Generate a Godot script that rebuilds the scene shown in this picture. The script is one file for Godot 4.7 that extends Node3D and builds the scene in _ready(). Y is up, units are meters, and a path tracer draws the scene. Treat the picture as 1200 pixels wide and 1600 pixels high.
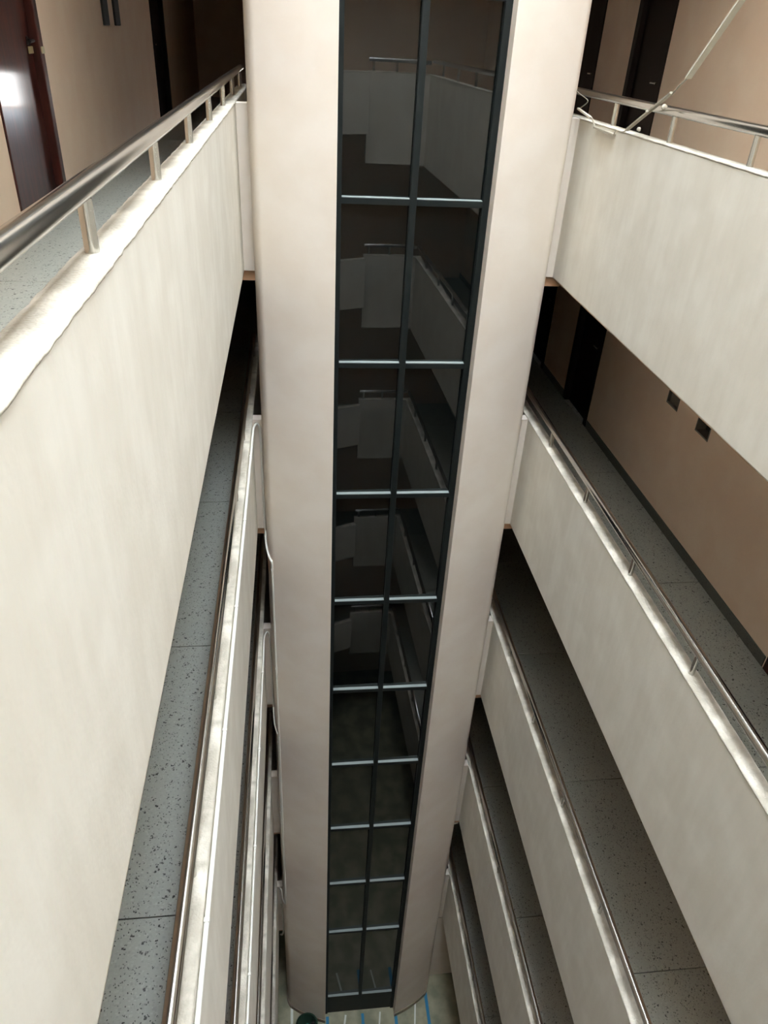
extends Node3D
# A light well in a building: glazed lift tower between two stacks of galleries, seen from the top gallery.

const FLOORS := [0.0, 2.85, 5.85, 8.85, 11.85, 14.85, 17.85]
const ROOF := 26.0        # top of the skylight shaft
const LAP := 0.3       # how far the skylight laps over the galleries
const XL := -0.485      # outer face of the left parapets
const XR := 2.58        # outer face of the right parapets
const TH := 0.115       # parapet thickness
const WL := -2.03       # corridor wall on the left
const WR := 3.9         # corridor wall on the right
const WIN0 := -1.2       # small windows in the right corridor walls
const WIN1 := -1.75
const ZEND := -14.6     # end wall behind the tower
const ZFAR := -19.0      # end of the left corridor
const ZNEAR := 2.3      # wall behind the camera
const RANK := ["ground", "lowest", "fourth from top", "third from top", "second from top", "topmost"]

var M := {}
var noise := FastNoiseLite.new()
var used := {}


func _ready() -> void:
	# ---- camera
	var cam := Camera3D.new()
	cam.name = "camera"
	cam.fov = rad_to_deg(2.0 * atan(800.0 / 1149.0))
	cam.near = 0.02
	cam.far = 200.0
	cam.transform = Transform3D(Basis(Vector3(0.99324, 0.04973, 0.10488), Vector3(0.01573, 0.83756, -0.54612), Vector3(-0.11500, 0.54408, 0.83112)), Vector3(0, 16.2, 0))
	add_child(cam)
	cam.current = true
	# ---- sky and exposure
	var sm := ProceduralSkyMaterial.new()
	sm.sky_top_color = Color(0.92, 0.957, 1.0)
	sm.sky_horizon_color = Color(0.92, 0.957, 1.0)
	sm.ground_bottom_color = Color(0.72, 0.72, 0.72)
	sm.ground_horizon_color = Color(0.72, 0.72, 0.72)
	sm.sky_energy_multiplier = 6.0
	sm.ground_energy_multiplier = 6.0
	var sky := Sky.new()
	sky.sky_material = sm
	var env := Environment.new()
	env.background_mode = Environment.BG_SKY
	env.sky = sky
	env.tonemap_mode = Environment.TONE_MAPPER_LINEAR
	env.tonemap_exposure = 0.525
	env.sdfgi_enabled = true
	env.ssao_enabled = true
	env.ssil_enabled = true
	var we := WorldEnvironment.new()
	we.name = "surroundings"
	we.environment = env
	add_child(we)

	noise.seed = 11
	noise.frequency = 1.0
	make_materials()
	build_floors()
	build_walls()
	build_roof()
	build_parapets()
	build_tower()
	build_handrails()
	build_doors()
	build_conduits()
	build_small_things()


# ------------------------------------------------------------------ materials
func noise_tex(freq: float, sd: int, a: Color, b: Color, size := 512, octaves := 4, lo := 0.0, hi := 1.0) -> NoiseTexture2D:
	var n := FastNoiseLite.new()
	n.seed = sd
	n.noise_type = FastNoiseLite.TYPE_SIMPLEX_SMOOTH
	n.frequency = freq
	n.fractal_octaves = octaves
	var t := NoiseTexture2D.new()
	t.width = size
	t.height = size
	t.seamless = true
	t.noise = n
	var g := Gradient.new()
	g.offsets = PackedFloat32Array([lo, hi])
	g.colors = PackedColorArray([a, b])
	t.color_ramp = g
	return t


func plaster(a: Color, b: Color, sd: int, relief: float, rough := 0.85) -> StandardMaterial3D:
	var m := StandardMaterial3D.new()
	m.albedo_texture = noise_tex(0.006, sd, a, b, 512, 5, 0.25, 0.75)
	m.roughness = rough
	m.metallic_specular = 0.35
	m.uv1_triplanar = true
	m.uv1_world_triplanar = true
	m.uv1_scale = Vector3.ONE * 0.55
	m.heightmap_enabled = true
	m.heightmap_texture = noise_tex(0.11, sd + 5, Color.BLACK, Color.WHITE, 512, 4)
	m.heightmap_scale = relief
	return m


func flat(c: Color, rough := 0.6, spec := 0.4) -> StandardMaterial3D:
	var m := StandardMaterial3D.new()
	m.albedo_color = c
	m.roughness = rough
	m.metallic_specular = spec
	return m


func terrazzo_image(base: Color, chips: int, sd: int) -> ImageTexture:
	var rng := RandomNumberGenerator.new()
	rng.seed = sd
	var s := 1024
	var im := Image.create(s, s, false, Image.FORMAT_RGB8)
	im.fill(base)
	# pale and middle aggregate first, then the dark chips
	for i in chips * 5:
		var t := rng.randf_range(-0.05, 0.05)
		var w := rng.randi_range(2, 9)
		var h := rng.randi_range(2, 9)
		im.fill_rect(Rect2i(rng.randi_range(0, s - 10), rng.randi_range(0, s - 10), w, h), Color(base.r + t, base.g + t, base.b + t * 0.9))
	for i in chips:
		var x := rng.randi_range(0, s - 18)
		var y := rng.randi_range(0, s - 18)
		var k := rng.randf_range(0.22, 0.62)
		var c := Color(base.r * k, base.g * k, base.b * k)
		var big := 3 if rng.randf() > 0.12 else 8
		for j in rng.randi_range(2, 4):
			im.fill_rect(Rect2i(x + rng.randi_range(0, big), y + rng.randi_range(0, big), rng.randi_range(2, big), rng.randi_range(2, big)), c)
	return ImageTexture.create_from_image(im)


# faint runs of old wash-down on painted plaster, drawn out along the height
func streaked(m: StandardMaterial3D, sd: int) -> StandardMaterial3D:
	m.detail_enabled = true
	m.detail_blend_mode = BaseMaterial3D.BLEND_MODE_MUL
	m.detail_uv_layer = BaseMaterial3D.DETAIL_UV_2
	m.detail_albedo = noise_tex(0.012, sd, Color(0.988, 0.986, 0.982), Color(1, 1, 1), 512, 3, 0.25, 0.7)
	m.uv2_triplanar = true
	m.uv2_world_triplanar = true
	m.uv2_scale = Vector3(1.3, 0.16, 1.3)
	return m


func make_materials() -> void:
	M.paint = plaster(Color8(231, 218, 202), Color8(236, 225, 211), 3, 0.035)
	M.parapet = plaster(Color8(228, 221, 206), Color8(235, 229, 215), 23, 0.05)
	streaked(M.parapet, 101)
	M.coping = plaster(Color8(170, 163, 148), Color8(216, 209, 193), 33, 0.3, 0.62)
	M.coping.uv1_scale = Vector3.ONE * 1.1
	M.corridor = plaster(Color8(237, 209, 184), Color8(240, 215, 191), 43, 0.06)
	M.soffit = plaster(Color8(234, 222, 206), Color8(238, 227, 212), 53, 0.08)
	M.beam = plaster(Color8(214, 172, 138), Color8(222, 182, 150), 57, 0.06)
	M.white_wall = plaster(Color8(236, 233, 226), Color8(240, 237, 231), 83, 0.06)
	M.shaft = flat(Color8(40, 42, 42), 0.9)
	M.terrazzo = StandardMaterial3D.new()
	M.terrazzo.albedo_texture = terrazzo_image(Color8(158, 161, 152), 2600, 5)
	M.terrazzo.roughness = 0.42
	M.terrazzo.uv1_triplanar = true
	M.terrazzo.uv1_world_triplanar = true
	M.terrazzo.uv1_scale = Vector3.ONE * 0.62
	M.joint = flat(Color8(48, 48, 46), 0.9)
	M.skirting = StandardMaterial3D.new()
	M.skirting.albedo_texture = terrazzo_image(Color8(84, 84, 76), 1800, 9)
	M.skirting.roughness = 0.5
	M.skirting.uv1_triplanar = true
	M.skirting.uv1_world_triplanar = true
	M.skirting.uv1_scale = Vector3.ONE * 0.8
	M.skirt_tan = flat(Color8(142, 130, 110), 0.6)
	M.ground = plaster(Color8(122, 122, 100), Color8(154, 149, 124), 73, 0.02, 0.5)
	M.steel = flat(Color8(200, 199, 195), 0.17)
	M.steel.metallic = 1.0
	M.frame = flat(Color8(17, 23, 23), 0.5, 0.35)
	M.bead = flat(Color8(134, 142, 138), 0.6, 0.35)
	M.glass = StandardMaterial3D.new()
	M.glass.transparency = BaseMaterial3D.TRANSPARENCY_ALPHA
	M.glass.albedo_color = Color(0.035, 0.05, 0.05, 0.93)
	M.glass.roughness = 0.015
	M.glass.metallic_specular = 0.62
	M.wood = StandardMaterial3D.new()
	M.wood.albedo_texture = noise_tex(0.02, 91, Color8(46, 18, 14), Color8(66, 27, 20), 256, 4, 0.2, 0.8)
	M.wood.uv1_triplanar = true
	M.wood.uv1_world_triplanar = true
	M.wood.uv1_scale = Vector3(2.4, 0.25, 2.4)
	M.wood.roughness = 0.5
	M.wood.metallic_specular = 0.25
	M.wood.clearcoat_enabled = true
	M.wood.clearcoat = 0.5
	M.wood.clearcoat_roughness = 0.09
	M.darkwood = flat(Color8(30, 22, 19), 0.6, 0.22)
	M.brass = flat(Color8(196, 186, 142), 0.38)
	M.brass.metallic = 0.7
	M.iron = flat(Color8(38, 37, 36), 0.35)
	M.iron.metallic = 0.6
	M.pvc = flat(Color8(236, 233, 222), 0.4, 0.5)
	M.oldpvc = flat(Color8(214, 208, 190), 0.5, 0.45)
	M.cable = flat(Color8(150, 142, 126), 0.55)
	M.blue = flat(Color8(38, 116, 152), 0.5)
	M.white = flat(Color8(206, 208, 198), 0.5)
	M.boxgrey = flat(Color8(112, 106, 96), 0.6)
	M.boxdark = flat(Color8(42, 38, 34), 0.7)
	M.green = flat(Color8(84, 120, 102), 0.5)
	M.teal = flat(Color8(60, 140, 128), 0.5)
	M.black = flat(Color8(18, 19, 20), 0.5)
	M.slat = flat(Color8(44, 42, 38), 0.7)


# ------------------------------------------------------------------ helpers
func begin() -> SurfaceTool:
	var st := SurfaceTool.new()
	st.begin(Mesh.PRIMITIVE_TRIANGLES)
	return st


func tri(st: SurfaceTool, a: Vector3, b: Vector3, c: Vector3, n: Vector3) -> void:
	if (b - a).cross(c - a).dot(n) > 0.0:
		var t := b
		b = c
		c = t
	for p in [a, b, c]:
		st.set_normal(n)
		st.add_vertex(p)


func quad(st: SurfaceTool, a: Vector3, b: Vector3, c: Vector3, d: Vector3, n: Vector3) -> void:
	tri(st, a, b, c, n)
	tri(st, a, c, d, n)


# a box between two corners, its edges chamfered by e
func box(st: SurfaceTool, p: Vector3, q: Vector3, e := 0.0) -> void:
	var lo := Vector3(minf(p.x, q.x), minf(p.y, q.y), minf(p.z, q.z))
	var hi := Vector3(maxf(p.x, q.x), maxf(p.y, q.y), maxf(p.z, q.z))
	var c := (lo + hi) / 2.0
	var h := (hi - lo) / 2.0
	var g := h - Vector3.ONE * e
	for ax in 3:
		var u := (ax + 1) % 3
		var v := (ax + 2) % 3
		for s in [-1.0, 1.0]:
			var n := Vector3.ZERO
			n[ax] = s
			var pts := []
			for k in [[-1, -1], [1, -1], [1, 1], [-1, 1]]:
				var w := Vector3.ZERO
				w[ax] = s * h[ax]
				w[u] = k[0] * g[u]
				w[v] = k[1] * g[v]
				pts.append(c + w)
			quad(st, pts[0], pts[1], pts[2], pts[3], n)
	if e <= 0.0:
		return
	for ax in 3:
		var u := (ax + 1) % 3
		var v := (ax + 2) % 3
		for k in [[-1, -1], [1, -1], [1, 1], [-1, 1]]:
			var n := Vector3.ZERO
			n[u] = k[0]
			n[v] = k[1]
			var pts := []
			for r in [[-1, 0], [1, 0], [1, 1], [-1, 1]]:
				var w := Vector3.ZERO
				w[ax] = r[0] * g[ax]
				w[u] = k[0] * (h[u] if r[1] == 0 else g[u])
				w[v] = k[1] * (g[v] if r[1] == 0 else h[v])
				pts.append(c + w)
			quad(st, pts[0], pts[1], pts[2], pts[3], n.normalized())
	for sx in [-1.0, 1.0]:
		for sy in [-1.0, 1.0]:
			for sz in [-1.0, 1.0]:
				var s := Vector3(sx, sy, sz)
				tri(st, c + s * Vector3(h.x, g.y, g.z), c + s * Vector3(g.x, h.y, g.z), c + s * Vector3(g.x, g.y, h.z), s.normalized())


# a round bar through points, with flat ends
func tube(st: SurfaceTool, pts: Array, r: float, sides := 12) -> void:
	var rings := []
	var norms := []
	var side := Vector3.ZERO
	for i in pts.size():
		var d: Vector3 = (pts[mini(i + 1, pts.size() - 1)] - pts[maxi(i - 1, 0)]).normalized()
		if side == Vector3.ZERO:
			side = d.cross(Vector3.UP if absf(d.y) < 0.9 else Vector3.RIGHT).normalized()
		else:
			side = (side - d * side.dot(d)).normalized()
		var up := d.cross(side)
		var ring := []
		var nn := []
		for k in sides:
			var a := TAU * k / sides
			var n := side * cos(a) + up * sin(a)
			nn.append(n)
			ring.append(pts[i] + n * r)
		rings.append(ring)
		norms.append(nn)
	for i in pts.size() - 1:
		for k in sides:
			var k2 := (k + 1) % sides
			var va := [rings[i][k], rings[i][k2], rings[i + 1][k2], rings[i + 1][k]]
			var na := [norms[i][k], norms[i][k2], norms[i + 1][k2], norms[i + 1][k]]
			var order := [0, 1, 2, 0, 2, 3]
			if (va[1] - va[0]).cross(va[2] - va[0]).dot(na[0]) > 0.0:
				order = [0, 2, 1, 0, 3, 2]
			for o in order:
				st.set_normal(na[o])
				st.add_vertex(va[o])
	for e in [0, pts.size() - 1]:
		var n: Vector3 = (pts[0] - pts[1]).normalized() if e == 0 else (pts[e] - pts[e - 1]).normalized()
		for k in sides:
			tri(st, pts[e], rings[e][k], rings[e][(k + 1) % sides], n)


func smooth_path(pts: Array, per := 6) -> Array:
	var out := []
	for i in pts.size() - 1:
		var p0: Vector3 = pts[maxi(i - 1, 0)]
		var p3: Vector3 = pts[mini(i + 2, pts.size() - 1)]
		for k in per:
			var a: Vector3 = pts[i]
			out.append(a.cubic_interpolate(pts[i + 1], p0, p3, float(k) / per))
	out.append(pts[-1])
	return out


# a closed profile (x = across to the left of the path, y = height) swept along a level path; ragged shifts the points of a coping
func sweep(st: SurfaceTool, path: Array, prof: Array, ragged := 0.0) -> void:
	var rows := []
	for i in path.size():
		var d0: Vector3 = (path[i] - path[maxi(i - 1, 0)])
		var d1: Vector3 = (path[mini(i + 1, path.size() - 1)] - path[i])
		if d0.length() < 1e-6:
			d0 = d1
		if d1.length() < 1e-6:
			d1 = d0
		var d := (d0.normalized() + d1.normalized()).normalized()
		var s := Vector3.UP.cross(d).normalized()
		var stretch := 1.0 / maxf(0.35, d.dot(d1.normalized()))
		var row := []
		for k in prof.size():
			var q: Vector3 = path[i] + s * prof[k].x * stretch + Vector3.UP * prof[k].y
			if ragged > 0.0:
				var j := jag(q, ragged)
				q += s * j.x * (1.0 if k <= 2 or k >= 7 else 0.35) + Vector3.UP * j.y * 0.3
			row.append(q)
		rows.append(row)
	var n: int = prof.size()
	var inside := Vector2.ZERO
	for q in prof:
		inside += q / n
	st.set_smooth_group(0)
	for i in path.size() - 1:
		for k in n:
			var k2 := (k + 1) % n
			var a: Vector3 = rows[i][k]
			var b: Vector3 = rows[i][k2]
			var c: Vector3 = rows[i + 1][k2]
			var e: Vector3 = rows[i + 1][k]
			for o in [a, c, b, a, e, c]:
				st.add_vertex(o)
	st.set_smooth_group(-1)
	for e in [0, path.size() - 1]:
		var flat_pts := PackedVector2Array(prof)
		var idx := Geometry2D.triangulate_polygon(flat_pts)
		for t in range(0, idx.size(), 3):
			var order := [0, 1, 2] if e == 0 else [0, 2, 1]
			for o in order:
				st.add_vertex(rows[e][idx[t + o]])


# profile of a wall standing on y0 with rounded top corners, support points beside each corner; offset 0..th
func wall_profile(y0: float, y1: float, th: float, r: float) -> Array:
	var out := [Vector2(0, y0), Vector2(0, y0 + 0.01), Vector2(0, (y0 + y1) / 2.0), Vector2(0, y1 - r - 0.012)]
	for k in 5:
		var a := PI / 2.0 * k / 4.0
		out.append(Vector2(r - r * cos(a), y1 - r + r * sin(a)))
	out.append(Vector2(r + 0.012, y1))
	out.append(Vector2(th / 2.0, y1))
	out.append(Vector2(th - r - 0.012, y1))
	for k in 5:
		var a := PI / 2.0 * (4 - k) / 4.0
		out.append(Vector2(th - r + r * cos(a), y1 - r + r * sin(a)))
	out.append(Vector2(th, y1 - r - 0.012))
	out.append(Vector2(th, (y0 + y1) / 2.0))
	out.append(Vector2(th, y0 + 0.01))
	out.append(Vector2(th, y0))
	return out


func put(called: String, st: SurfaceTool, m: Material, parent: Node = self, label := "", generate := false) -> MeshInstance3D:
	if generate:
		st.generate_normals()
	var o := MeshInstance3D.new()
	o.mesh = st.commit()
	o.material_override = null
	o.mesh.surface_set_material(0, m)
	o.name = numbered(called) if parent == self else called
	o.cast_shadow = GeometryInstance3D.SHADOW_CASTING_SETTING_ON
	parent.add_child(o, true)
	if label:
		o.set_meta("label", label)
	return o


func again(called: String, src: MeshInstance3D, at: Vector3, parent: Node) -> MeshInstance3D:
	var o := MeshInstance3D.new()
	o.mesh = src.mesh
	o.name = called
	o.position = at
	parent.add_child(o, true)
	return o


func numbered(called: String) -> String:
	if not used.has(called):
		used[called] = 0
		return called
	used[called] += 1
	return "%s_%03d" % [called, used[called]]


func thing(called: String, label: String, category: String, group := "", at := Vector3.ZERO) -> Node3D:
	var o := Node3D.new()
	o.name = numbered(called)
	o.position = at
	add_child(o)
	o.set_meta("label", label)
	o.set_meta("category", category)
	if group:
		o.set_meta("group", group)
	return o


func setting(called: String, label := "") -> Node3D:
	var o := Node3D.new()
	o.name = numbered(called)
	add_child(o)
	o.set_meta("kind", "structure")
	if label:
		o.set_meta("label", label)
	return o


# ------------------------------------------------------------------ floors and ceilings
func panels(parent: Node3D, x0: float, x1: float, cuts: Array, y: float) -> void:
	for i in cuts.size() - 1:
		var st := begin()
		var z0: float = cuts[i]
		var z1: float = cuts[i + 1]
		box(st, Vector3(x0, y - 0.03, z0 - 0.004), Vector3(x1, y, z1 + 0.004), 0.001)
		put("floor_panel", st, M.terrazzo, parent)


func build_floors() -> void:
	var lc := [ZNEAR, 0.1, -2.4, -4.65, -6.9, -9.15, -11.4, -13.65, -15.9, ZFAR]
	var rc := [ZNEAR, 1.1, -1.02, -3.16, -5.3, -7.45, -9.6, -11.8, ZEND]
	for l in range(1, 6):
		var y: float = FLOORS[l]
		var f := setting("floor", "grey speckled terrazzo floor of the %s gallery" % RANK[l])
		var st := begin()
		box(st, Vector3(WL, y - 0.15, ZNEAR), Vector3(XL - 0.06, y - 0.03, ZEND))
		box(st, Vector3(WL, y - 0.15, ZEND), Vector3(-0.6, y - 0.03, ZFAR))
		box(st, Vector3(XR + 0.06, y - 0.15, ZNEAR), Vector3(WR, y - 0.03, ZEND))
		box(st, Vector3(XL - 0.06, y - 0.15, -9.62), Vector3(XR + 0.06, y - 0.03, ZEND))
		box(st, Vector3(XL - 0.06, y - 0.15, 0.87), Vector3(XR + 0.06, y - 0.03, ZNEAR))
		put("slab", st, M.soffit, f)
		var scr := begin()
		box(scr, Vector3(WL, y - 0.031, ZNEAR), Vector3(XL - TH, y - 0.027, ZFAR))
		box(scr, Vector3(XR + TH, y - 0.031, ZNEAR), Vector3(WR, y - 0.027, ZEND))
		put("joint_filler", scr, M.joint, f, "dark joint strips between the floor panels")
		panels(f, WL, XL - TH, lc, y)
		panels(f, XR + TH, WR, rc, y)
		panels(f, XL - TH + 0.004, XR + TH - 0.004, [-9.62, -11.8, ZEND], y)
		panels(f, XL - TH + 0.004, XR + TH - 0.004, [ZNEAR, 0.87], y)
		# skirting boards
		var sb := setting("baseboard_right", "dark terrazzo skirting along the right corridor wall, %s gallery" % RANK[l])
		st = begin()
		box(st, Vector3(WR - 0.012, y, -4.15), Vector3(WR, y + 0.11, -8.66), 0.002)
		box(st, Vector3(WR - 0.012, y, -9.68), Vector3(WR, y + 0.11, -10.7), 0.002)
		box(st, Vector3(WR - 0.012, y, ZNEAR), Vector3(WR, y + 0.11, -3.12), 0.002)
		put("board", st, M.skirting, sb)
	# ground floor
	var g := setting("floor", "mottled olive beige ground floor at the foot of the tower")
	var st2 := begin()
	box(st2, Vector3(WL - 0.2, -0.2, ZNEAR + 0.2), Vector3(WR + 0.2, 0.0, ZFAR - 0.2))
	put("slab", st2, M.ground, g)
	var marks := [[-0.29, 0.0, 0.05, "white"], [0.40, 0.0, 0.055, "blue"], [0.76, -0.2, 0.035, "white"], [1.09, 0.0, 0.055, "blue"], [1.44, -0.16, 0.03, "white"], [1.74, 0.0, 0.06, "blue"], [2.19, -0.16, 0.03, "white"], [2.385, 0.0, 0.06, "blue"]]
	for k in marks:
		var st := begin()
		box(st, Vector3(-k[2] / 2, 0.0, 0.0), Vector3(k[2] / 2, 0.003, 0.6))
		var o := put("floor_stripe", st, M[k[3]], g, "%s stripe on the ground floor" % k[3])
		o.position = Vector3(k[0], 0, -6.7 - (0.3 if k[0] > 2.0 or k[0] < 0.0 else 0.0))
		o.rotation.y = k[1]


func build_roof() -> void:
	# ceiling over the topmost galleries, and the white walls of the skylight shaft that stands on it
	var c := setting("ceiling", "ceiling over the topmost galleries, round the skylight shaft")
	var y: float = FLOORS[6] - 0.15
	var xa := XL - LAP
	var xb := XR + LAP
	var za := 0.9
	var zb := -9.6
	var st := begin()
	box(st, Vector3(WL - 0.2, y, ZNEAR + 0.2), Vector3(xa, y + 0.2, ZEND - 0.2))
	box(st, Vector3(WL - 0.2, y, ZEND - 0.2), Vector3(-0.4, y + 0.2, ZFAR - 0.2))
	box(st, Vector3(xb, y, ZNEAR + 0.2), Vector3(WR + 0.2, y + 0.2, ZEND - 0.2))
	box(st, Vector3(xa, y, zb), Vector3(xb, y + 0.2, ZEND - 0.2))
	box(st, Vector3(xa, y, za), Vector3(xb, y + 0.2, ZNEAR + 0.2))
	put("slab", st, M.soffit, c)
	var w := begin()
	box(w, Vector3(xa - 0.2, y, za + 0.2), Vector3(xa, ROOF, zb - 0.2))
	box(w, Vector3(xb, y, za + 0.2), Vector3(xb + 0.2, ROOF, zb - 0.2))
	box(w, Vector3(xa, y, za), Vector3(xb, ROOF, za + 0.2))
	box(w, Vector3(xa, y, zb), Vector3(xb, ROOF, zb - 0.2))
	var o := put("wall_skylight", w, M.white_wall)
	o.set_meta("kind", "structure")
	o.set_meta("label", "white walls of the skylight shaft above the well")


# ------------------------------------------------------------------ walls
# a wall along z between x0 and x1, from y0 to y1, with rectangular holes [z0, z1, y0, y1] (z falling)
func holed_wall(st: SurfaceTool, x0: float, x1: float, y0: float, y1: float, za: float, zb: float, holes: Array) -> void:
	var cuts := [za, zb]
	for h in holes:
		cuts.append(h[0])
		cuts.append(h[1])
	cuts.sort()
	for i in cuts.size() - 1:
		var a: float = cuts[i]
		var b: float = cuts[i + 1]
		if b - a < 1e-4:
			continue
		var mid := (a + b) / 2.0
		var spans := [[y0, y1]]
		for h in holes:
			if mid < maxf(h[0], h[1]) and mid > minf(h[0], h[1]):
				var next := []
				for s in spans:
					if h[2] > s[0]:
						next.append([s[0], minf(h[2], s[1])])
					if h[3] < s[1]:
						next.append([maxf(h[3], s[0]), s[1]])
				spans = next
		for s in spans:
			box(st, Vector3(x0, s[0], a), Vector3(x1, s[1], b))


func door_holes(side: String, l: int) -> Array:
	var y: float = FLOORS[l]
	if side == "left" and l == 5:
		return [[-6.08, -7.37, y, y + 2.15], [-13.15, -14.45, y, y + 2.2]]
	if side == "right" and (l == 5 or l == 4):
		var out := [[-3.14, -4.13, y, y + 2.15], [-8.68, -9.66, y, y + 2.15], [-10.72, -11.7, y, y + 2.15]]
		if l == 4:
			out.append([-6.57, -6.82, y + 1.23, y + 1.42])
			out.append([-5.90, -6.16, y + 1.23, y + 1.42])
		if l == 5:
			out.remove_at(0)
		out.append([WIN0, WIN1, y + 1.1, y + 2.2])
		return out
	if side == "right" and l > 0:
		return [[WIN0, WIN1, y + 1.1, y + 2.2]]
	return []


func build_walls() -> void:
	for l in 6:
		var y: float = FLOORS[l]
		var top: float = FLOORS[l + 1] - 0.15
		var st := begin()
		holed_wall(st, WL - 0.2, WL, y - 0.15, top, ZNEAR, ZFAR, door_holes("left", l))
		var w := put("wall_left" , st, M.corridor)
		w.set_meta("kind", "structure")
		w.set_meta("label", "beige corridor wall behind the left %s gallery" % RANK[l])
		st = begin()
		holed_wall(st, WR, WR + 0.2, y - 0.15, top, ZNEAR, ZEND, door_holes("right", l))
		w = put("wall_right", st, M.corridor)
		w.set_meta("kind", "structure")
		w.set_meta("label", "beige corridor wall behind the right %s gallery" % RANK[l])
	# frames of the small windows in the right corridor walls
	for l in range(1, 6):
		var fy: float = FLOORS[l]
		var win := setting("window_%d" % l, "small side window in the right corridor wall, %s gallery" % RANK[l])
		for b in [[WIN0, WIN0 - 0.05], [WIN1 + 0.05, WIN1]]:
			var fs := begin()
			box(fs, Vector3(WR + 0.06, fy + 1.1, b[0]), Vector3(WR + 0.12, fy + 2.2, b[1]), 0.004)
			put("window_stile", fs, M.frame, win)
		for b in [[1.1, 1.15], [2.15, 2.2]]:
			var fs := begin()
			box(fs, Vector3(WR + 0.06, fy + b[0], WIN0 - 0.05), Vector3(WR + 0.12, fy + b[1], WIN1 + 0.05), 0.004)
			put("window_rail", fs, M.frame, win)
	# end wall behind the tower with a low window beside the stairs, and the wall behind the camera
	var e := begin()
	var y5: float = FLOORS[5]
	var hx0 := 0.35
	var hx1 := 1.05
	var hy0 := y5 + 0.02
	var hy1 := y5 + 0.52
	box(e, Vector3(-0.6, -0.2, ZEND), Vector3(hx0, 17.7, ZEND - 0.2))
	box(e, Vector3(-0.6, -0.2, ZEND - 0.2), Vector3(-0.4, 17.7, ZFAR))
	box(e, Vector3(WL - 0.2, -0.2, ZFAR), Vector3(-0.4, 17.7, ZFAR - 0.2))
	box(e, Vector3(hx1, -0.2, ZEND), Vector3(WR + 0.2, 17.7, ZEND - 0.2))
	box(e, Vector3(hx0, -0.2, ZEND), Vector3(hx1, hy0, ZEND - 0.2))
	box(e, Vector3(hx0, hy1, ZEND), Vector3(hx1, 17.7, ZEND - 0.2))
	var we := put("wall_back", e, M.corridor)
	we.set_meta("kind", "structure")
	we.set_meta("label", "beige end walls of the lobby behind the tower and of the left corridor")
	var n := begin()
	box(n, Vector3(WL - 0.2, -0.2, ZNEAR), Vector3(WR + 0.2, 17.7, ZNEAR + 0.2))
	var wn := put("wall_near", n, M.corridor)
	wn.set_meta("kind", "structure")
	wn.set_meta("label", "beige wall behind the near gallery")
	# ground-floor return wall to the right of the tower
	var r := begin()
	box(r, Vector3(2.4405, 0.0, -7.3), Vector3(WR, 2.17, -7.45))
	var wr := put("wall_ground", r, M.paint)
	wr.set_meta("kind", "structure")
	wr.set_meta("label", "pale ground-floor wall to the right of the tower foot")


# ------------------------------------------------------------------ parapets
func jag(p: Vector3, amount: float) -> Vector3:
	return Vector3(noise.get_noise_3d(p.x * 9.0, p.y * 3.0, p.z * 14.0), noise.get_noise_3d(p.x * 7.0 + 40.0, p.y, p.z * 11.0), 0.0) * amount


func line(a: Vector3, b: Vector3, step: float) -> Array:
	var n := maxi(1, int(ceil(a.distance_to(b) / step)))
	var out := []
	for i in n + 1:
		out.append(a.lerp(b, float(i) / n))
	return out


func parapet(label: String, path: Array, bottom: float, top: float, fine: bool) -> Node3D:
	var t := thing("parapet", label, "parapet", "gallery parapets")
	var st := begin()
	sweep(st, path, wall_profile(bottom, top - 0.014, TH, 0.008))
	put("wall", st, M.parapet, t, "", true)
	# rough mortar coping with a ragged lip
	st = begin()
	var prof := [Vector2(-0.003, top - 0.014), Vector2(-0.004, top - 0.008), Vector2(0.003, top - 0.002), Vector2(0.012, top), Vector2(0.035, top + 0.001), Vector2(TH * 0.6, top), Vector2(TH - 0.022, top - 0.002), Vector2(TH - 0.006, top - 0.007), Vector2(TH + 0.003, top - 0.012), Vector2(TH + 0.002, top - 0.018)]
	var amount := 0.006 if fine else 0.004
	sweep(st, path, prof, amount)
	put("coping", st, M.coping, t, "rough off-white mortar coping", true)
	return t


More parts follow.
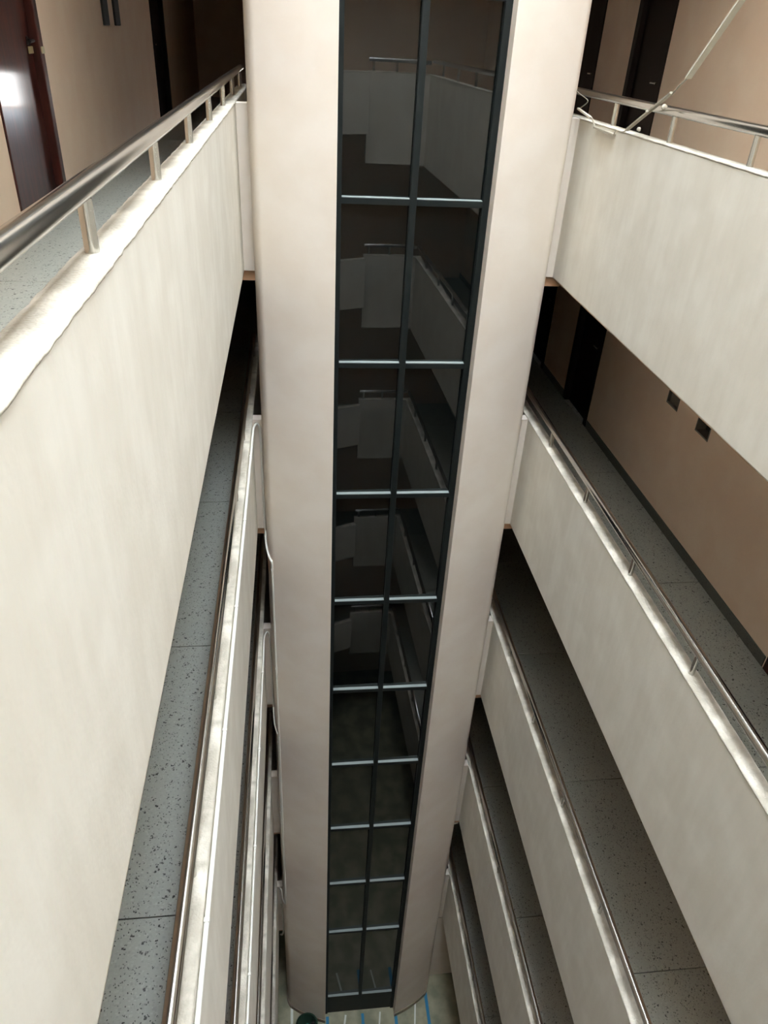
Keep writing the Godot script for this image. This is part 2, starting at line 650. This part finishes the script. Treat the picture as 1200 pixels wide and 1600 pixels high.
func build_parapets() -> void:
	for l in range(1, 6):
		var y: float = FLOORS[l]
		var b := y - 0.62
		var t := y + 0.81
		var step := 0.025 if l == 5 else 0.05
		# path direction chosen so that +offset points away from the light well
		var left := line(Vector3(XL, 0, 0.095), Vector3(XL, 0, -9.6), step)
		left.reverse()
		var right := line(Vector3(XR, 0, 0.745), Vector3(XR, 0, -9.6), step)
		var pl := parapet("cream plastered parapet of the %s gallery, left of the tower" % RANK[l], flip(left), b, t, l == 5)
		var pr := parapet("cream plastered parapet of the %s gallery, right of the tower" % RANK[l], flip(right), b, t, l == 5)
		# set-back edge beams and the short returns that meet the tower
		var st := begin()
		box(st, Vector3(XL - 0.06, b - 0.05, 0.09), Vector3(XL - 0.3, y - 0.15, -9.6))
		put("edge_beam", st, M.beam, pl)
		st = begin()
		box(st, Vector3(XR + 0.06, b - 0.05, 0.74), Vector3(XR + 0.3, y - 0.15, -9.6))
		put("edge_beam", st, M.beam, pr)
		st = begin()
		box(st, Vector3(XL - 0.01, b, -7.28), Vector3(-0.3805, t - 0.01, -7.4), 0.004)
		put("return_panel", st, M.paint, pl)
		st = begin()
		box(st, Vector3(XR + 0.01, b, -7.28), Vector3(2.4405, t - 0.01, -7.4), 0.004)
		put("return_panel", st, M.paint, pr)
		st = begin()
		box(st, Vector3(XL - 0.1, b - 0.10, -7.32), Vector3(-0.3805, b + 0.01, -7.5))
		put("return_beam", st, M.beam, pl)
		st = begin()
		box(st, Vector3(XR + 0.1, b - 0.10, -7.32), Vector3(2.4405, b + 0.01, -7.5))
		put("return_beam", st, M.beam, pr)
		# the near side: a straight run on the right, and a bowed balcony in front of the camera
		var near := line(Vector3(XR + TH, 0, 0.75), Vector3(1.55, 0, 0.75), 0.3)
		parapet("straight parapet of the %s near gallery, facing the tower glass" % RANK[l], flip(near), b, t, false)
		var bow := []
		for k in 17:
			var u := k / 16.0
			var x := lerpf(1.55, XL, u)
			bow.append(Vector3(x, 0, 0.10 + 0.38 * pow(1.0 - u, 2.2)))
		parapet("bowed balcony parapet of the %s near gallery, facing the tower glass" % RANK[l], flip(bow), y - 0.12, t, false)
		# deck of the bowed balcony
		var deck := begin()
		for k in 16:
			var p0: Vector3 = bow[k] + Vector3(0, 0, 0.04)
			var p1: Vector3 = bow[k + 1] + Vector3(0, 0, 0.04)
			for h in [[y, Vector3.UP], [y - 0.12, Vector3.DOWN]]:
				quad(deck, Vector3(p0.x, h[0], p0.z), Vector3(p1.x, h[0], p1.z), Vector3(p1.x, h[0], 0.88), Vector3(p0.x, h[0], 0.88), h[1])
		var fd := put("floor", deck, M.terrazzo)
		fd.set_meta("kind", "structure")
		fd.set_meta("label", "deck of the bowed near balcony, %s gallery" % RANK[l])


func flip(path: Array) -> Array:
	var p := path.duplicate()
	var a: Vector3 = p[0]
	var b: Vector3 = p[-1]
	var d := (b - a).normalized()
	var s := Vector3.UP.cross(d)
	# the well's middle lies at (1.03, -3.3): offsets must point away from it
	var mid := (a + b) / 2.0
	if s.dot(mid - Vector3(1.03, 0, -3.3)) < 0.0:
		p.reverse()
	return p


# ------------------------------------------------------------------ the tower
func arc_z(off: float) -> float:
	# front of the bowed wall: radius 2.3, edge of the opening at z = -6.6
	var r := 2.3
	return -6.6 + 0.101 - (r - sqrt(r * r - off * off))


func tower_plan(sgn: float) -> Array:
	var cx := 1.03
	var out := []
	var half := 1.41
	var rc := 0.2
	for k in 19:
		var off := lerpf(0.675, half - rc * 0.55, k / 18.0)
		out.append(Vector2(cx + sgn * off, arc_z(off)))
	var a: Vector2 = out[-1]
	var end := Vector2(cx + sgn * half, a.y - 0.32)
	var ctrl := Vector2(cx + sgn * half, a.y - 0.045)
	for k in range(1, 11):
		var u := k / 10.0
		out.append(a.lerp(ctrl, u).lerp(ctrl.lerp(end, u), u))
	out.append(Vector2(cx + sgn * half, end.y - 0.05))
	out.append(Vector2(cx + sgn * half, -9.4))
	return out


func build_tower() -> void:
	var t := thing("lift_tower", "tall cream lift tower with a curved front and a dark glazed strip", "lift tower", "", Vector3(0, 0, 0))
	var top := ROOF
	for sgn: float in [-1.0, 1.0]:
		var plan := tower_plan(sgn)
		var st := begin()
		st.set_smooth_group(0)
		var ny := 140
		for j in ny:
			for i in plan.size() - 1:
				var q := []
				for c in [[i, j], [i + 1, j], [i + 1, j + 1], [i, j + 1]]:
					var p: Vector2 = plan[c[0]]
					var y: float = top * c[1] / ny
					var wob := 0.0 if c[0] == 0 else noise.get_noise_3d(p.x * 1.6, y * 1.1, p.y * 1.6) * 0.007
					q.append(Vector3(p.x, y, p.y + wob))
				for o in ([0, 1, 2, 0, 2, 3] if sgn > 0 else [0, 2, 1, 0, 3, 2]):
					st.add_vertex(q[o])
		put("curved_wall", st, M.paint, t, "", true)
		var foot := begin()
		for i in plan.size() - 2:
			var pa: Vector2 = plan[i]
			var pb: Vector2 = plan[i + 1]
			var dn: Vector2 = Vector2(pa.y - pb.y, pb.x - pa.x).normalized() * sgn
			if dn.y < 0.0 and absf(dn.y) > 0.5:
				dn = -dn
			var oa := pa + dn * 0.012
			var ob := pb + dn * 0.012
			var nn := Vector3(dn.x, 0, dn.y)
			quad(foot, Vector3(oa.x, 0, oa.y), Vector3(ob.x, 0, ob.y), Vector3(ob.x, 0.11, ob.y), Vector3(oa.x, 0.11, oa.y), nn)
			quad(foot, Vector3(oa.x, 0.11, oa.y), Vector3(ob.x, 0.11, ob.y), Vector3(pb.x, 0.11, pb.y), Vector3(pa.x, 0.11, pa.y), Vector3.UP)
		put("skirting", foot, M.skirt_tan, t)
		# reveal of the opening
		var e: Vector2 = plan[0]
		var rv := begin()
		quad(rv, Vector3(e.x, 0, e.y), Vector3(e.x, top, e.y), Vector3(e.x, top, e.y - 0.34), Vector3(e.x, 0, e.y - 0.34), Vector3(-sgn, 0, 0))
		put("reveal", rv, M.paint, t)
	# dark shaft behind the glass
	var sh := begin()
	quad(sh, Vector3(-0.36, 0, -9.4), Vector3(2.42, 0, -9.4), Vector3(2.42, top, -9.4), Vector3(-0.36, top, -9.4), Vector3(0, 0, -1))
	quad(sh, Vector3(0.2, 0, -8.6), Vector3(1.9, 0, -8.6), Vector3(1.9, top, -8.6), Vector3(0.2, top, -8.6), Vector3(0, 0, 1))
	quad(sh, Vector3(0.3, 0, -6.94), Vector3(0.2, 0, -8.6), Vector3(0.2, top, -8.6), Vector3(0.3, top, -6.94), Vector3(1, 0, 0))
	quad(sh, Vector3(1.76, 0, -6.94), Vector3(1.9, 0, -8.6), Vector3(1.9, top, -8.6), Vector3(1.76, top, -6.94), Vector3(-1, 0, 0))
	put("shaft", sh, M.shaft, t)
	# glazing: frame, transoms and panes
	var x0 := 0.355
	var x1 := 1.705
	var xm := 1.03
	var zf := -6.75
	var zg := -6.80
	var fr := begin()
	box(fr, Vector3(x0, 0.0, zf), Vector3(x0 + 0.05, top, zf - 0.12), 0.003)
	put("side_frame", fr, M.frame, t)
	fr = begin()
	box(fr, Vector3(x1, 0.0, zf), Vector3(x1 - 0.06, top, zf - 0.12), 0.003)
	put("side_frame", fr, M.frame, t)
	fr = begin()
	box(fr, Vector3(xm - 0.03, 0.68, zf), Vector3(xm + 0.03, top, zf - 0.12), 0.003)
	put("mullion", fr, M.frame, t)
	fr = begin()
	box(fr, Vector3(x0 + 0.05, 0.0, zf - 0.02), Vector3(x1 - 0.06, 0.64, zf - 0.12), 0.004)
	put("plinth_panel", fr, M.frame, t)
	var levels := [0.68]
	for k in range(8, -8, -1):
		levels.append(15.02 - 1.5 * k)
	var rng := RandomNumberGenerator.new()
	rng.seed = 4
	for i in levels.size():
		var y: float = levels[i]
		if y > top - 0.05:
			break
		for s in [[x0 + 0.05, xm - 0.03], [xm + 0.03, x1 - 0.06]]:
			var st := begin()
			box(st, Vector3(s[0], y - 0.06, zf), Vector3(s[1], y - 0.006, zf - 0.11), 0.003)
			var tr := put("transom", st, M.frame, t)
			st = begin()
			box(st, Vector3(s[0] + 0.004, y - 0.008, zf - 0.003), Vector3(s[1] - 0.004, y, zg + 0.002), 0.002)
			put("ledge_strip", st, M.bead, tr, "pale dusty ledge strip")
			var y2: float = minf(levels[i + 1] if i + 1 < levels.size() else top, top) - 0.06
			st = begin()
			var c := Vector3((s[0] + s[1]) / 2.0, (y + y2) / 2.0, zg)
			var h := Vector3((s[1] - s[0]) / 2.0, (y2 - y) / 2.0 , 0.003)
			box(st, -h, h)
			var p := put("pane", st, M.glass, t, "dark tinted glass pane")
			p.position = c
			p.rotation = Vector3(rng.randf_range(-0.0015, 0.0015), 0.017 + rng.randf_range(-0.0015, 0.0015), 0)


# ------------------------------------------------------------------ handrails
func handrail(label: String, path: Array, posts: Array, base: float, rise := 0.165, group := "stainless steel handrails") -> void:
	var t := thing("handrail", label, "handrail", group)
	var axis := base + rise
	var up := []
	for p in path:
		up.append(p + Vector3.UP * axis)
	var st := begin()
	tube(st, up, 0.031, 20)
	put("rail", st, M.steel, t)
	st = begin()
	tube(st, [Vector3.ZERO, Vector3(0, rise - 0.022, 0)], 0.020, 14)
	var first: MeshInstance3D = null
	for p in posts:
		var at: Vector3 = p + Vector3.UP * (base - 0.004)
		if first == null:
			first = put("post", st, M.steel, t)
			first.position = at
		else:
			again("post", first, at, t)


func build_handrails() -> void:
	for l in range(1, 6):
		var top: float = FLOORS[l] + 0.81
		var xl := XL - 0.066
		var xr := XR + 0.055
		var lp := []
		for k in range(-1, 7):
			lp.append(Vector3(xl, 0, -2.15 - 1.16 * k))
		handrail("stainless steel handrail on the left parapet, %s gallery" % RANK[l], [Vector3(xl, 0, 0.09), Vector3(xl, 0, -4.7), Vector3(xl, 0, -9.4)], lp, top)
		var rp := []
		for k in range(-3, 6):
			rp.append(Vector3(xr, 0, -3.34 - 1.09 * k))
		handrail("stainless steel handrail on the right parapet, %s gallery" % RANK[l], [Vector3(xr, 0, 0.74), Vector3(xr, 0, -4.0), Vector3(xr, 0, -9.4)], rp, top, 0.19)
		var np := []
		for k in 3:
			np.append(Vector3(1.65 + k * 0.4, 0, 0.81))
		handrail("stainless steel handrail on the near gallery, %s floor" % RANK[l], [Vector3(1.57, 0, 0.81), Vector3(2.6, 0, 0.81)], np, top)


# ------------------------------------------------------------------ doors
func door(n: int, side: float, l: int, z0: float, z1: float, h: float, leafmat: Material, label: String, fancy: bool) -> void:
	var y: float = FLOORS[l]
	var face := WL if side < 0.0 else WR
	var o := setting("door_%d" % n, label)
	var into := side          # away from the well
	var st := begin()
	# frame: two jambs and a head, slightly proud of the wall
	var proud := face - into * 0.015
	var back := face + into * 0.14
	box(st, Vector3(proud, y, z0), Vector3(back, y + h, z0 - 0.10), 0.006)
	put("jamb", st, leafmat, o)
	st = begin()
	box(st, Vector3(proud, y, z1 + 0.10), Vector3(back, y + h, z1), 0.006)
	put("jamb", st, leafmat, o)
	st = begin()
	box(st, Vector3(proud, y + h - 0.1, z0 - 0.10), Vector3(back, y + h, z1 + 0.10), 0.006)
	put("head", st, leafmat, o)
	st = begin()
	var lx := face + into * 0.05
	box(st, Vector3(lx, y + 0.008, z0 - 0.102), Vector3(lx + into * 0.045, y + h - 0.102, z1 + 0.102), 0.003)
	var leaf := put("leaf", st, leafmat, o)
	st = begin()
	box(st, Vector3(face - into * 0.01, y - 0.02, z0 - 0.10), Vector3(face + into * 0.2, y + 0.006, z1 + 0.10))
	put("threshold", st, M.terrazzo, o)
	if fancy:
		# lever handle on a rose, and a pale hasp reaching over the jamb
		st = begin()
		var hz := z1 + 0.20
		tube(st, [Vector3(lx, y + 1.17, hz), Vector3(lx - into * 0.055, y + 1.17, hz)], 0.012, 10)
		tube(st, [Vector3(lx - into * 0.05, y + 1.17, hz - 0.01), Vector3(lx - into * 0.055, y + 1.165, hz + 0.12)], 0.011, 10)
		tube(st, [Vector3(lx, y + 1.17, hz), Vector3(lx - into * 0.01, y + 1.17, hz)], 0.03, 16)
		put("lever_handle", st, M.iron, leaf)
		st = begin()
		box(st, Vector3(lx - into * 0.002, y + 1.08, z1 + 0.22), Vector3(lx - into * 0.012, y + 1.13, z1 + 0.105), 0.003)
		put("hasp", st, M.brass, leaf, "pale brass hasp")
		st = begin()
		box(st, Vector3(proud - into * 0.008, y + 1.08, z1 + 0.09), Vector3(proud, y + 1.13, z1 + 0.005), 0.003)
		put("staple_plate", st, M.brass, o, "pale brass plate")
	else:
		st = begin()
		var hz := z0 - 0.17
		tube(st, [Vector3(lx, y + 1.05, hz), Vector3(lx - into * 0.05, y + 1.05, hz)], 0.012, 10)
		tube(st, [Vector3(lx - into * 0.05, y + 1.05, hz), Vector3(lx - into * 0.05, y + 1.05, hz - 0.11)], 0.011, 10)
		put("lever_handle", st, M.steel, leaf)
		st = begin()
		tube(st, [Vector3(lx, y + 1.14, hz), Vector3(lx - into * 0.012, y + 1.14, hz)], 0.02, 14)
		put("lock_rose", st, M.brass, leaf)


func build_doors() -> void:
	door(1, -1.0, 5, -6.08, -7.37, 2.15, M.wood, "glossy reddish-brown wooden door in the left corridor wall", true)
	door(2, -1.0, 5, -13.15, -14.45, 2.2, M.darkwood, "dark door at the far end of the left corridor", false)
	door(3, 1.0, 5, -8.68, -9.66, 2.15, M.darkwood, "dark door with a steel lever in the topmost right corridor", false)
	door(4, 1.0, 5, -10.72, -11.7, 2.15, M.darkwood, "dark door beside the tower in the topmost right corridor", false)
	door(5, 1.0, 4, -8.68, -9.66, 2.15, M.darkwood, "dark door in the right corridor second from top", false)
	door(6, 1.0, 4, -10.72, -11.7, 2.15, M.darkwood, "dark door beside the tower in the right corridor second from top", false)
	door(7, 1.0, 4, -3.14, -4.13, 2.15, M.wood, "reddish-brown door frame at the right edge, second gallery from top", false)


# ------------------------------------------------------------------ conduits and cables
func conduit(label: String, pts: Array, r: float, clips: Array, m: Material) -> void:
	var t := thing("conduit", label, "conduit", "white plastic conduits")
	var st := begin()
	tube(st, pts, r, 10)
	put("pipe", st, m, t)
	for c in clips:
		st = begin()
		box(st, c - Vector3(0.014, 0.016, 0.012), c + Vector3(0.014, 0.016, 0.012), 0.003)
		put("clip", st, m, t)


# the left half of the tower's outline, moved out by d
func tower_skin(d: float) -> Array:
	var plan := tower_plan(-1.0)
	var out := []
	for i in plan.size():
		var t: Vector2 = (plan[mini(i + 1, plan.size() - 1)] - plan[maxi(i - 1, 0)]).normalized()
		out.append(plan[i] + Vector2(t.y, -t.x) * d)
	return out


# from the return beside the parapet round the tower's corner and down
func down_skin(skin: Array, aim: int, y: float, low: float) -> Array:
	var pts := [Vector3(-0.402, y - 0.3, -7.266), Vector3(-0.400, low, -7.266)]
	var last := aim
	while last < skin.size() - 1 and skin[last].y > -7.2:
		last += 1
	for i in range(last, aim - 1, -1):
		var u := float(last - i) / maxf(1.0, last - aim)
		pts.append(Vector3(skin[i].x, low - 0.06 - 0.24 * u, skin[i].y))
	pts.append(Vector3(skin[aim].x, low - 0.45, skin[aim].y))
	pts.append(Vector3(skin[aim].x, low - 1.2, skin[aim].y))
	return smooth_path(pts, 4)


func build_conduits() -> void:
	# second gallery from the top, left: along the lip, round the corner, down the return and on down the tower
	var y4: float = FLOORS[4] + 0.745
	var x := XL + 0.0155
	var skin := tower_skin(0.014)
	var aim := 0
	while skin[aim].x > -0.30:
		aim += 1
	var tx: float = skin[aim].x
	var tz: float = skin[aim].y
	var run := [Vector3(x, y4, 0.2), Vector3(x, y4, -3.5), Vector3(x, y4, -7.0)]
	var bend := smooth_path([Vector3(x, y4, -7.0), Vector3(x + 0.002, y4 + 0.005, -7.18), Vector3(x + 0.03, y4 + 0.02, -7.255), Vector3(-0.415, y4 - 0.02, -7.266), Vector3(-0.405, y4 - 0.12, -7.266)], 6)
	var low: float = FLOORS[4] - 0.56
	var drop := down_skin(skin, aim, y4, low)
	var all := run + bend.slice(1) + drop + [Vector3(tx, 6.0, tz), Vector3(tx, 3.75, tz)]
	var clips := []
	for k in 6:
		clips.append(Vector3(x, y4, -0.8 - 1.15 * k))
	for k in 5:
		clips.append(Vector3(tx, low - 0.4 - 1.6 * k, tz))
	conduit("white conduit along the left parapet second from top, then down the tower", all, 0.0125, clips, M.pvc)
	# third gallery from the top, left
	var y3: float = FLOORS[3] + 0.745
	low = FLOORS[3] - 0.56
	run = [Vector3(x, y3, 0.2), Vector3(x, y3, -3.5), Vector3(x, y3, -7.0)]
	bend = smooth_path([Vector3(x, y3, -7.0), Vector3(x + 0.002, y3 + 0.005, -7.18), Vector3(x + 0.03, y3 + 0.02, -7.255), Vector3(-0.415, y3 - 0.02, -7.266), Vector3(-0.405, y3 - 0.12, -7.266)], 6)
	drop = down_skin(skin, aim + 1, y3, low)
	clips = []
	for k in 6:
		clips.append(Vector3(x, y3, -0.8 - 1.15 * k))
	for k in 3:
		clips.append(Vector3(skin[aim + 1].x, low - 0.45 - 1.6 * k, skin[aim + 1].y))
	conduit("white conduit along the left parapet third from top", run + bend.slice(1) + drop + [Vector3(skin[aim + 1].x, 5.5, skin[aim + 1].y), Vector3(skin[aim + 1].x, 3.8, skin[aim + 1].y)], 0.010, clips, M.pvc)
	# hook at the foot of the conduits and the loose loop of cable below it
	var around := []
	for i in range(aim, skin.size()):
		if skin[i].y > -7.2:
			around.append(Vector3(skin[i].x - 0.004, 3.74 - 0.006 * (i - aim), skin[i].y))
	var hook := smooth_path(around + [Vector3(-0.415, 3.70, -7.22), Vector3(-0.435, 3.68, -7.25), Vector3(-0.44, 3.60, -7.266), Vector3(-0.42, 3.15, -7.266)], 4)
	conduit("white hooked conduit end beside the lowest left gallery", hook, 0.010, [], M.pvc)
	var loop := smooth_path([Vector3(-0.42, 3.15, -7.262), Vector3(-0.405, 2.95, -7.22), Vector3(-0.398, 2.7, -7.16), Vector3(-0.398, 2.45, -7.15), Vector3(-0.42, 2.27, -7.18), Vector3(-0.455, 2.2, -7.22)], 8)
	conduit("loose loop of white cable low on the tower's left side", loop, 0.016, [], M.oldpvc)
	# broken trunking on the right: a long piece hangs down across the topmost handrail
	var yc := 16.2
	var fx := XR - 0.02
	var t := thing("cable_trunking", "broken white cable trunking hanging down across the topmost right handrail", "trunking")
	strip("duct", Vector3(fx, yc + 1.03, -4.06), Vector3(fx, yc - 0.14, -5.31), 0.042, M.oldpvc, t)
	var st := begin()
	tube(st, smooth_path([Vector3(fx, yc - 0.13, -5.30), Vector3(fx - 0.005, yc - 0.19, -5.40), Vector3(fx, yc - 0.25, -5.5)], 5), 0.006, 8)
	put("cable", st, M.cable, t)
	strip("duct", Vector3(fx - 0.01, yc - 0.235, -5.48), Vector3(fx - 0.01, yc - 0.525, -6.11), 0.026, M.cable, t)
	st = begin()
	tube(st, smooth_path([Vector3(fx - 0.01, yc - 0.52, -6.10), Vector3(fx, yc - 0.545, -6.2), Vector3(fx - 0.005, yc - 0.55, -6.32), Vector3(fx, yc - 0.585, -6.37)], 5), 0.006, 8)
	put("cable", st, M.cable, t)
	for q in [[Vector3(fx - 0.02, yc - 0.325, -5.52), 0.034], [Vector3(fx - 0.02, yc - 0.37, -5.78), 0.022], [Vector3(fx + 0.03, yc - 0.505, -5.98), 0.026]]:
		st = begin()
		clump(st, q[0], q[1])
		put("mortar_lump", st, M.cable, t)
	var t2 := thing("cable_trunking", "broken length of open trunking lying along the right parapet edge near the tower", "trunking")
	strip("duct", Vector3(fx, yc - 0.585, -6.36), Vector3(fx, yc - 0.575, -6.82), 0.03, M.cable, t2)
	st = begin()
	tube(st, smooth_path([Vector3(fx, yc - 0.575, -6.82), Vector3(fx - 0.005, yc - 0.52, -6.9), Vector3(fx, yc - 0.515, -6.97)], 5), 0.006, 8)
	put("cable", st, M.cable, t2)
	strip("duct", Vector3(fx, yc - 0.515, -6.96), Vector3(fx - 0.02, yc - 0.47, -7.26), 0.022, M.oldpvc, t2)
	st = begin()
	tube(st, smooth_path([Vector3(fx - 0.02, yc - 0.46, -7.2), Vector3(fx, yc - 0.40, -7.1), Vector3(fx - 0.03, yc - 0.36, -7.22), Vector3(fx - 0.06, yc - 0.33, -7.3)], 6), 0.004, 8)
	put("cable", st, M.cable, t2)
	# short white cable across the gap at the lowest gallery
	var c := thing("cable", "short white cable across the dark gap beside the lowest right gallery", "cable")
	st = begin()
	tube(st, smooth_path([Vector3(2.44, 4.98, -7.36), Vector3(2.50, 5.03, -7.36), Vector3(2.60, 5.06, -7.36)], 5), 0.014, 8)
	put("lead", st, M.pvc, c)


func strip(called: String, a: Vector3, b: Vector3, w: float, m: Material, parent: Node) -> void:
	var st := begin()
	var len := a.distance_to(b)
	box(st, Vector3(-0.008, -w / 2, 0), Vector3(0.008, w / 2, len), 0.002)
	var o := put(called, st, m, parent)
	o.transform = Transform3D(Basis.looking_at(a - b, Vector3.RIGHT, false), a)


func clump(st: SurfaceTool, at: Vector3, r: float) -> void:
	var rows := 6
	var cols := 9
	st.set_smooth_group(0)
	for i in rows:
		for k in cols:
			var q := []
			for c in [[i, k], [i + 1, k], [i + 1, k + 1], [i, k + 1]]:
				var th: float = PI * c[0] / rows
				var ph: float = TAU * (c[1] % cols) / cols
				var d := Vector3(sin(th) * cos(ph) * 0.5, cos(th) * 0.55, sin(th) * sin(ph))
				q.append(at + d * r * (1.0 + 0.5 * noise.get_noise_3dv(d * 3.0 + at * 5.0)))
			var n: Vector3 = (q[0] - at).normalized()
			tri(st, q[0], q[1], q[2], n)
			tri(st, q[0], q[2], q[3], n)


# ------------------------------------------------------------------ small things
func build_small_things() -> void:
	# two niches in the right wall, second gallery from the top
	var y: float = FLOORS[4]
	var labels := ["small grey framed wall box with an inner plate, right wall second gallery", "open dark recessed wall box, right wall second gallery, nearer the camera"]
	var zs := [[-6.57, -6.82], [-5.90, -6.16]]
	for i in 2:
		var t := thing("wall_box", labels[i], "wall box", "recessed boxes in the right wall")
		var z0: float = zs[i][0]
		var z1: float = zs[i][1]
		var st := begin()
		box(st, Vector3(WR + 0.10, y + 1.23, z0), Vector3(WR + 0.12, y + 1.42, z1))
		put("back_plate", st, M.boxdark, t)
		st = begin()
		box(st, Vector3(WR - 0.004, y + 1.23, z0), Vector3(WR + 0.10, y + 1.245, z1))
		box(st, Vector3(WR - 0.004, y + 1.405, z0), Vector3(WR + 0.10, y + 1.42, z1))
		box(st, Vector3(WR - 0.004, y + 1.23, z0), Vector3(WR + 0.10, y + 1.42, z0 - 0.014))
		box(st, Vector3(WR - 0.004, y + 1.23, z1 + 0.014), Vector3(WR + 0.10, y + 1.42, z1))
		put("rim", st, M.boxgrey, t)
		if i == 0:
			st = begin()
			box(st, Vector3(WR + 0.025, y + 1.25, z0 - 0.05), Vector3(WR + 0.04, y + 1.40, z1 + 0.02), 0.003)
			put("inner_plate", st, M.boxgrey, t)
	# two dark vertical boards on the left corridor wall
	var slats := ["dark vertical board on the left corridor wall, nearer the red door", "dark vertical board on the left corridor wall, farther from the red door"]
	var z := [[-9.86, -10.11], [-10.47, -10.74]]
	for i in 2:
		var st := begin()
		box(st, Vector3(WL, 16.13, z[i][0]), Vector3(WL + 0.025, 17.3, z[i][1]), 0.006)
		var o := put("wall_board", st, M.slat)
		o.set_meta("label", slats[i])
		o.set_meta("category", "wall board")
		o.set_meta("group", "dark boards on the left corridor wall")
	# green tub with a black bag at the foot of the tower
	var tub := thing("tub", "dark green plastic tub on the ground floor at the tower's foot", "tub", "", Vector3(0.0, 0, -6.46))
	var st2 := begin()
	var prof := [Vector2(0.15, 0.0), Vector2(0.20, 0.30), Vector2(0.215, 0.305), Vector2(0.215, 0.32), Vector2(0.19, 0.32), Vector2(0.145, 0.02)]
	for k in 24:
		var a0 := TAU * k / 24
		var a1 := TAU * (k + 1) / 24
		for i in prof.size() - 1:
			var p: Vector2 = prof[i]
			var q: Vector2 = prof[i + 1]
			var nn := Vector3(cos(a0), 0.2, sin(a0)) * (1.0 if i < 3 else -1.0)
			quad(st2, Vector3(p.x * cos(a0), p.y, p.x * sin(a0)), Vector3(p.x * cos(a1), p.y, p.x * sin(a1)), Vector3(q.x * cos(a1), q.y, q.x * sin(a1)), Vector3(q.x * cos(a0), q.y, q.x * sin(a0)), nn.normalized())
		tri(st2, Vector3(0, 0.02, 0), Vector3(0.15 * cos(a0), 0.02, 0.15 * sin(a0)), Vector3(0.15 * cos(a1), 0.02, 0.15 * sin(a1)), Vector3.UP)
	put("body", st2, M.green, tub)
	var bag := begin()
	clump(bag, Vector3(0.115, 0.33, -6.43), 0.085)
	var bo := put("bag", bag, M.black)
	bo.set_meta("label", "round black bag sitting in the green tub")
	bo.set_meta("category", "bag")
	var rag := begin()
	clump(rag, Vector3(0.0, 0.25, -6.42), 0.10)
	var ro := put("cloth", rag, M.teal)
	ro.set_meta("label", "crumpled teal cloth in the green tub")
	ro.set_meta("category", "cloth")
